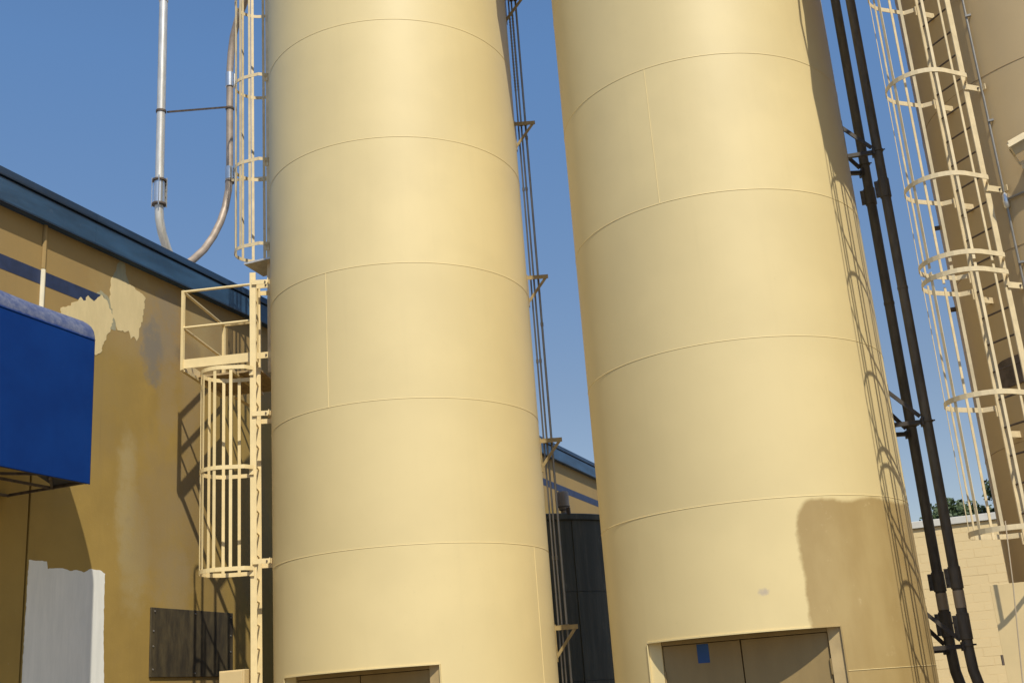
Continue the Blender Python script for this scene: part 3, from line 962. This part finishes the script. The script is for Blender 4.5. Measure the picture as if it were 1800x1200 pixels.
# ------------------------------------------------------------------ dark twin pipes between the middle and right silos
pipeB, pipeA = (-0.354, 14.82), (-0.568, 15.37)
def black_pipe(c, r, label, zc, zb, ringz, foot):
    t = thing('dark_pipe', (c[0], c[1], 0), label, 'pipe', 'dark pipes beside the middle silo')
    part('pipe_run', MB().tube([(c[0], c[1], 18.0), (c[0], c[1], 10), (c[0], c[1], 1.95), (c[0] + 0.01, c[1] - 0.02, 1.72), (c[0] + 0.07, c[1] - 0.07, 1.42), (c[0] + 0.20, c[1] - 0.16, 1.10), (c[0] + 0.45, c[1] - 0.30, 0.78), (c[0] + 0.8, c[1] - 0.45, 0.6), (c[0] + 2.0, c[1] - 0.9, 0.55)], r, 18), m_black, t, smooth=True)
    for z0, z1 in zc:
        s = part('coupling', MB().lathe(c, [(r + 0.002, z0), (r + 0.011, z0 + 0.004), (r + 0.011, z1 - 0.004), (r + 0.002, z1)], 20), m_black, t, smooth=True)
        x, y = c[0] - r - 0.028, c[1] - 0.01
        part('clamp_lug', MB().box((x - 0.028, y - 0.02, z0 + 0.02), (x + 0.03, y + 0.02, z1 - 0.02)), m_black, s)
        for i in range(3):
            z = z0 + 0.05 + i * (z1 - z0 - 0.1) / 2
            part('bolt', MB().tube([(x - 0.01, y - 0.032, z), (x - 0.01, y + 0.032, z)], 0.010, 6), m_rust, s)
    for z in ringz:
        part('strap', MB().lathe(c, [(r + 0.002, z - 0.012), (r + 0.014, z - 0.010), (r + 0.014, z + 0.010), (r + 0.002, z + 0.012)], 20), m_black, t, smooth=True)
        part('bolt', MB().tube([(c[0] + r, c[1] - 0.012, z), (c[0] + r + 0.035, c[1] - 0.012, z)], 0.010, 6), m_rust, t)
    for z0, z1 in zb:
        part('tan_band', MB().lathe(c, [(r + 0.001, z0), (r + 0.003, z0 + 0.002), (r + 0.003, z1 - 0.002), (r + 0.001, z1)], 20), m_band, t, smooth=True)
    part('pipe_joint', MB().lathe(c, [(r + 0.001, 6.38), (r + 0.005, 6.385), (r + 0.005, 6.42), (r + 0.001, 6.425)], 20), m_black, t, smooth=True)
    return t
black_pipe(pipeA, 0.064, 'dark charcoal pipe nearer the middle silo, left of its twin', [(7.82, 8.06), (2.66, 2.90), (2.12, 2.42)], [(2.44, 2.64)], [8.42, 4.74, 2.28], 0)
black_pipe(pipeB, 0.061, 'dark charcoal pipe farther from the middle silo, right of its twin', [(7.66, 7.92), (2.64, 2.90), (2.06, 2.36)], [(2.42, 2.62)], [8.33, 4.66, 2.00], 0)

def arm_bracket(c, ang, q, zh, drop, label):
    t = thing('pipe_bracket', (q[0], q[1], zh), label, 'bracket', 'dark arms holding the twin pipes')
    ax, ay = pol(c, R - 0.02, ang)
    d = Vector((q[0] - ax, q[1] - ay, 0)).normalized()
    s = d.cross(Vector((0, 0, 1)))
    e = Vector((q[0], q[1], 0)) - d * 0.07
    o = s * 0.0
    part('arm', MB().beam((ax + o.x, ay + o.y, zh), (e.x + o.x, e.y + o.y, zh), 0.05, 0.05), m_blackarm, t)
    part('diagonal', MB().beam((ax + o.x, ay + o.y, zh + drop), (e.x + o.x, e.y + o.y, zh + 0.07), 0.045, 0.03), m_blackarm, t)
    part('saddle', MB().obox((e.x + d.x * 0.01, e.y + d.y * 0.01, zh), d, s, (0, 0, 1), 0.012, 0.07, 0.05), m_blackarm, t)
    part('foot_plate', MB().obox((ax + d.x * 0.026, ay + d.y * 0.026, zh + drop * 0.5), d, s, (0, 0, 1), 0.006, 0.05, drop * 0.5 + 0.06), m_blackarm, t)
    return t
for zh, dr, nm in ((8.32, 0.45, 'upper'), (4.66, 0.45, 'middle'), (1.99, 0.42, 'lowest')):
    arm_bracket(C2, 10, pipeB, zh, dr, nm + ' dark arm bracket holding the right-hand twin pipe')
    arm_bracket(C2, 25, pipeA, zh - 0.02, dr, nm + ' dark arm bracket holding the left-hand twin pipe')

# ------------------------------------------------------------------ thin conduits and triangular brackets on silo 1
d20 = Vector((cos(radians(20)), sin(radians(20)), 0))
t20 = Vector((-d20.y, d20.x, 0))
def off20(o, tt):
    q = Vector((C1[0], C1[1], 0)) + d20 * o + t20 * tt
    return q.x, q.y
for o, tt, r, lab in ((1.915, 0.10, 0.013, 'thin grey conduit closest to the cream silo, innermost of three'),
                      (1.960, 0.09, 0.014, 'thin grey conduit in the middle of the three beside the cream silo'),
                      (2.025, 0.10, 0.017, 'thin grey conduit farthest out of the three beside the cream silo')):
    x, y = off20(o, tt)
    t = thing('electrical_conduit', (x, y, 0), lab, 'conduit', 'thin conduits beside the cream silo')
    part('conduit_run', MB().tube([(x, y, 0), (x, y, 9.0), (x, y, 15.0)], r, 8), m_conduit, t, smooth=True)
    for z in ([9.05, 6.35, 3.55] if o < 2.0 else [6.9, 9.9]):
        part('conduit_coupling', MB().lathe((x, y), [(r, z), (r + 0.006, z + 0.003), (r + 0.006, z + 0.055), (r, z + 0.058)], 10), m_conduit, t, smooth=True)
    if o < 2.0:      # spiral flexible ends near the top
        for i in range(26):
            z = 10.75 + i * 0.055
            part('flex_rib', MB().lathe((x, y), [(r, z), (r + 0.005, z + 0.008), (r + 0.005, z + 0.020), (r, z + 0.028)], 8), m_conduit, t, smooth=True)
for z, nm in ((10.14, 'second from the top'), (7.64, 'third from the top'), (5.21, 'at roof edge height'), (2.67, 'lowest, in front of the dark tank'), (12.35, 'topmost')):
    x, y = off20(R, 0)
    t = thing('conduit_bracket', (x, y, z), 'olive triangular conduit bracket on the cream silo, ' + nm, 'bracket', 'triangular conduit brackets')
    a, b_, c_ = Vector((*off20(R - 0.01, 0), z)), Vector((*off20(R + 0.31, 0), z)), Vector((*off20(R - 0.01, 0), z - 0.42))
    U_ = Vector((0, 0, 1))
    part('top_angle', MB().beam(a, b_, 0.070, 0.007, t20), m_gusset, t)
    part('top_flange', MB().beam(a - U_ * 0.026 - t20 * 0.03, b_ - U_ * 0.026 - t20 * 0.03, 0.06, 0.007, U_), m_gusset, t)
    part('diagonal', MB().beam(c_, b_ - U_ * 0.02 - d20 * 0.02, 0.060, 0.006, t20), m_gusset, t)
    part('diagonal_flange', MB().beam(c_ - t20 * 0.025 + U_ * 0.01, b_ - U_ * 0.02 - d20 * 0.02 - t20 * 0.025, 0.04, 0.006, U_), m_gusset, t)
    part('back_plate', MB().obox(Vector((*off20(R + 0.008, 0), z - 0.22)), d20, t20, U_, 0.006, 0.035, 0.24), m_gusset, t)
    for o in (1.96, 2.025):
        part('conduit_strap', MB().obox(Vector((*off20(o, 0.06), z + 0.01)), d20, t20, U_, 0.03, 0.05, 0.006), m_gusset, t)

# ------------------------------------------------------------------ dark tank behind
TC, TR = (-8.0, 20.0), 2.3
tk = thing('storage_tank', (TC[0], TC[1], 0), 'squat dark stained tank in the shade between the two cream silos', 'tank')
for z0, z1, dr in ((0, 2.0, 0.0), (2.005, 3.42, 0.004), (3.425, 4.66, 0.008)):
    part('tank_course', MB().lathe(TC, [(TR + dr, z0), (TR + dr, z1)], 72), m_tank, tk, smooth=True)
part('rim', MB().lathe(TC, [(TR + 0.01, 4.60), (TR + 0.05, 4.61), (TR + 0.05, 4.70), (TR - 0.02, 4.72), (1.2, 4.86), (0.05, 4.92)], 72), m_tank, tk, smooth=True)
for a in (300, 318, 282):
    part('vertical_seam', MB().tube([pol(TC, TR + 0.004, a, 0.0), pol(TC, TR + 0.010, a, 4.6)], 0.012, 5), m_tank, tk, smooth=True)
part('lifting_lug', MB().obox(pol(TC, TR + 0.03, 316.5, 4.75), (1, 0, 0), (0, 1, 0), (0, 0, 1), 0.03, 0.03, 0.06), m_rust, tk, bevel=0.006)
vx, vy = -6.60, 19.0
part('vent_cap', MB().lathe((vx, vy), [(0.05, 4.70), (0.05, 4.86), (0.085, 4.88), (0.085, 4.92), (0.112, 4.93), (0.112, 4.955), (0.102, 4.96), (0.104, 5.17), (0.09, 5.195), (0.02, 5.20)], 20), m_dull, tk, smooth=True, label='mushroom vent on the tank top')

# ------------------------------------------------------------------ block building behind on the right
BY = 29.6
bb = thing('block_building', (2.0, BY, 0), 'low cream painted block building with pale roof edge behind the twin pipes', 'building')
part('plain_wall', MB().box((-5.5, BY + 0.012, 0), (16, BY + 0.3, 5.06)), m_mortar, bb)
part('building_core', MB().box((-5.5, BY + 0.31, 0), (16, BY + 11, 5.0)), m_roof, bb)
cop = part('roof_coping', MB().box((-5.55, BY - 0.05, 5.07), (16.05, BY + 0.32, 5.235)), m_coping, bb, bevel=0.008)
bm_ = None
bw, bh = 0.406, 0.203
rows = 24
for r in range(rows):
    z = 5.058 - bh * (r + 1)
    sh = (r % 2) * bw / 2
    for k in range(-5, 7):
        x = k * bw + sh
        if bm_ is None:
            bm_ = MB().box((0.0018, 0.009, 0.0018), (bw - 0.0018, 0.020, bh - 0.0018)).mesh('concrete_block', m_block, (0, 0, 0), False, 0.003)
        link('concrete_block', bm_, bb, (x - 2.0 + random.uniform(-.001, .001), random.uniform(-.0025, .0015), z))
def filler(x0, x1, nm):
    mb = MB()
    for r in range(rows):
        z = 5.058 - bh * (r + 1)
        sh = (r % 2) * bw / 2
        k = 0
        x = x0 + sh
        while x < x1 - 0.01:
            mb.box((x + 0.004, BY + 0.009, z + 0.0018), (min(x + bw, x1 + sh) - 0.0018, BY + 0.020, z + bh - 0.0018))
            x += bw
    part('far_blocks', mb, m_block, bb, stuff=True)
filler(-5 * bw - 8 * bw, -5 * bw - 0.001, 'l')
filler(7 * bw, 7 * bw + 31 * bw, 'r')

# ------------------------------------------------------------------ trees beyond
def tree(x, y, h, r, seed, label):
    rnd = random.Random(seed)
    t = thing('broadleaf_tree', (x, y, 0), label, 'tree', 'trees behind the block building')
    mb = MB().tube([(x, y, 0), (x + .05, y, h * .3), (x - .1, y + .05, h * .55), (x, y, h * .85)], [0.24, 0.19, 0.12, 0.04], 8)
    tips = []
    for i in range(9):
        a = rnd.uniform(0, 2 * pi)
        z0 = h * rnd.uniform(.3, .7)
        L = r * rnd.uniform(.5, .95)
        e = (x + L * cos(a), y + L * sin(a), z0 + h * rnd.uniform(.08, .28))
        mb.tube([(x, y, z0), (x + L * .5 * cos(a), y + L * .5 * sin(a), z0 + (e[2] - z0) * .6), e], [0.07, 0.045, 0.015], 5)
        tips.append(e)
    part('trunk', mb, m_bark, t, smooth=True)
    cr = MB()
    cl = []
    for i in range(46):
        a, b_ = rnd.uniform(0, 2 * pi), rnd.uniform(-.75, 1)
        rr = r * rnd.uniform(.45, 1.0)
        k = sqrt(max(0, 1 - b_ * b_))
        cl.append((x + rr * k * cos(a), y + rr * k * sin(a), h * .68 + b_ * h * .30 * rnd.uniform(.8, 1.05), rnd.uniform(.32, .62)))
    cl += [(e[0], e[1], e[2], .5) for e in tips]
    for cx, cy, cz, cr_ in cl:
        for j in range(190):
            d = Vector((rnd.gauss(0, 1), rnd.gauss(0, 1), rnd.gauss(0, .8))).normalized() * cr_ * rnd.uniform(.35, 1.1)
            p = Vector((cx, cy, cz)) + d
            u_ = Vector((rnd.gauss(0, 1), rnd.gauss(0, 1), rnd.gauss(0, 1))).normalized()
            v_ = u_.orthogonal().normalized()
            s = rnd.uniform(.07, .13)
            cr.add([p - u_ * s, p + v_ * s * .6, p + u_ * s, p - v_ * s * .6], [(0, 1, 2, 3)])
    part('crown', cr, m_leaf, t)
tree(-0.95, 47.5, 7.95, 1.55, 11, 'small dark leafy tree whose crown shows just right of the twin pipes')
tree(1.0, 47, 8.6, 1.9, 12, 'larger dark leafy tree half hidden by the tan silo')
tree(-2.6, 50, 7.15, 0.9, 13, 'lowest tree crown peeping out between and left of the twin pipes')

# ------------------------------------------------------------------ cream enclosure, rope, floodlight and conduit by the tan silo
en = thing('metal_enclosure', (0.5, 12.9, 0), 'cream metal enclosure with a hinged front at the foot of the tan silo', 'cabinet')
part('enclosure_body', MB().box((0.0, 12.86, 0), (1.0, 13.4, 2.52)), m_encl, en, bevel=0.004)
fd = part('front_door', MB().box((0.0015, 12.852, 0.06), (0.9, 12.8595, 2.518)), m_encl, en)
for z in (0.35, 1.74):
    part('hinge', MB().tube([(-0.012, 12.855, z), (-0.012, 12.855, z + 0.10)], 0.012, 8), m_rust, fd, smooth=True)
solo('hanging_cable', MB().tube([(0.245, 12.08, 3.05), (0.205, 12.08, 2.45), (0.128, 12.08, 1.62), (0.02, 12.08, 0.02)], 0.006, 6), m_band, (0.02, 12.08, 0.02),
     'thin cable hanging from the bottom hoop of the right cage', 'cable', smooth=True)

cc = pol(C3, R + 0.03, 232.2)
cd = thing('wall_conduit', (cc[0], cc[1], 0), 'thin grey conduit with a junction fitting running up the tan silo', 'conduit')
part('conduit_run', MB().tube([(cc[0], cc[1], 0.0), (cc[0], cc[1], 9.0), (cc[0], cc[1], 15.0)], 0.014, 8), m_conduit, cd, smooth=True)
part('junction_fitting', MB().lathe(cc, [(0.016, 6.49), (0.032, 6.51), (0.032, 6.65), (0.016, 6.67)], 12), m_clamp, cd, smooth=True)
pts = [pol(C3, R + 0.03, 232.2 + i * 1.6, 6.59) for i in range(14)]
part('branch_run', MB().tube(pts, 0.013, 6), m_conduit, cd, smooth=True)
for z in (7.55, 5.85, 8.9, 4.6):
    part('pipe_strap', MB().obox(pol(C3, R + 0.03, 233.0, z), (1, 0, 0), (0, 1, 0), (0, 0, 1), 0.03, 0.012, 0.012), m_conduit, cd)

FA = 242.5
fx = pol(C3, R, FA)
fl = thing('floodlight', (fx[0], fx[1], 7.1), 'cream floodlight on an arm fixed to the tan silo', 'floodlight')
nd = Vector((cos(radians(FA)), sin(radians(FA)), 0))
td = Vector((-nd.y, nd.x, 0))
fc = Vector((fx[0], fx[1], 7.06)) + nd * 0.20 + td * 0.02
ax_ = (nd * 0.60 + td * 0.35 + Vector((0, 0, -0.62))).normalized()
tt_ = (td - ax_ * td.dot(ax_)).normalized()
az_ = ax_.cross(tt_).normalized()
part('housing', MB().obox(fc, ax_, tt_, az_, 0.065, 0.105, 0.075), m_fixture, fl, bevel=0.018)
part('lens', MB().obox(fc + ax_ * 0.067, ax_, tt_, az_, 0.004, 0.088, 0.06), m_lens, fl)
part('visor', MB().obox(fc + ax_ * 0.085 + az_ * 0.070, ax_, tt_, az_, 0.05, 0.104, 0.004), m_fixture, fl)
part('yoke', MB().beam(fc - tt_ * 0.111 - Vector((0, 0, 0.0)), Vector((fx[0], fx[1], 6.88)) + nd * 0.1 - td * 0.06, 0.03, 0.010), m_fixture, fl)
part('yoke', MB().beam(fc + tt_ * 0.111 - Vector((0, 0, 0.0)), Vector((fx[0], fx[1], 6.88)) + nd * 0.1 + td * 0.06, 0.03, 0.010), m_fixture, fl)
part('yoke_base', MB().beam(Vector((fx[0], fx[1], 6.88)) + nd * 0.1 - td * 0.065, Vector((fx[0], fx[1], 6.88)) + nd * 0.1 + td * 0.065, 0.03, 0.012), m_fixture, fl)
part('mount_box', MB().obox(Vector((fx[0], fx[1], 6.86)) + nd * 0.05, nd, td, (0, 0, 1), 0.055, 0.05, 0.05), m_fixture, fl, bevel=0.006)

# ------------------------------------------------------------------ unseen decks added above the frame, outlined to cast shade on the silos
cw = thing('added_shade_deck', (0.0, 13.0, 11.0), 'unseen added deck above the frame that casts shade on the middle silo', 'shade deck', 'unseen decks added to cast shade')
part('deck', MB().prism([(-1.10, 13.85), (-0.38, 12.97), (0.08, 12.25), (0.45, 11.88), (0.66, 11.83), (0.85, 12.2), (1.0, 12.5), (0.2, 13.6), (-0.62, 14.2)], 2, 10.97, 11.03), m_cream2, cw)
part('edge_rail', MB().tube([(-1.05, 13.78, 12.0), (-0.38, 12.97, 12.0), (0.08, 12.25, 12.0), (0.45, 11.88, 12.0)], 0.02, 6), m_cream2, cw, smooth=True)
cw2 = thing('added_shade_deck', (-4.9, 14.0, 13.0), 'unseen added deck above the frame that casts shade on the left cream silo', 'shade deck', 'unseen decks added to cast shade')
part('deck', MB().prism([(-5.45, 14.9), (-5.35, 14.2), (-4.7, 13.43), (-4.05, 12.98), (-3.9, 13.3), (-4.35, 14.9)], 2, 12.97, 13.03), m_cream2, cw2)
part('edge_rail', MB().tube([(-4.7, 13.43, 14.0), (-4.05, 12.98, 14.0)], 0.02, 6), m_cream2, cw2, smooth=True)
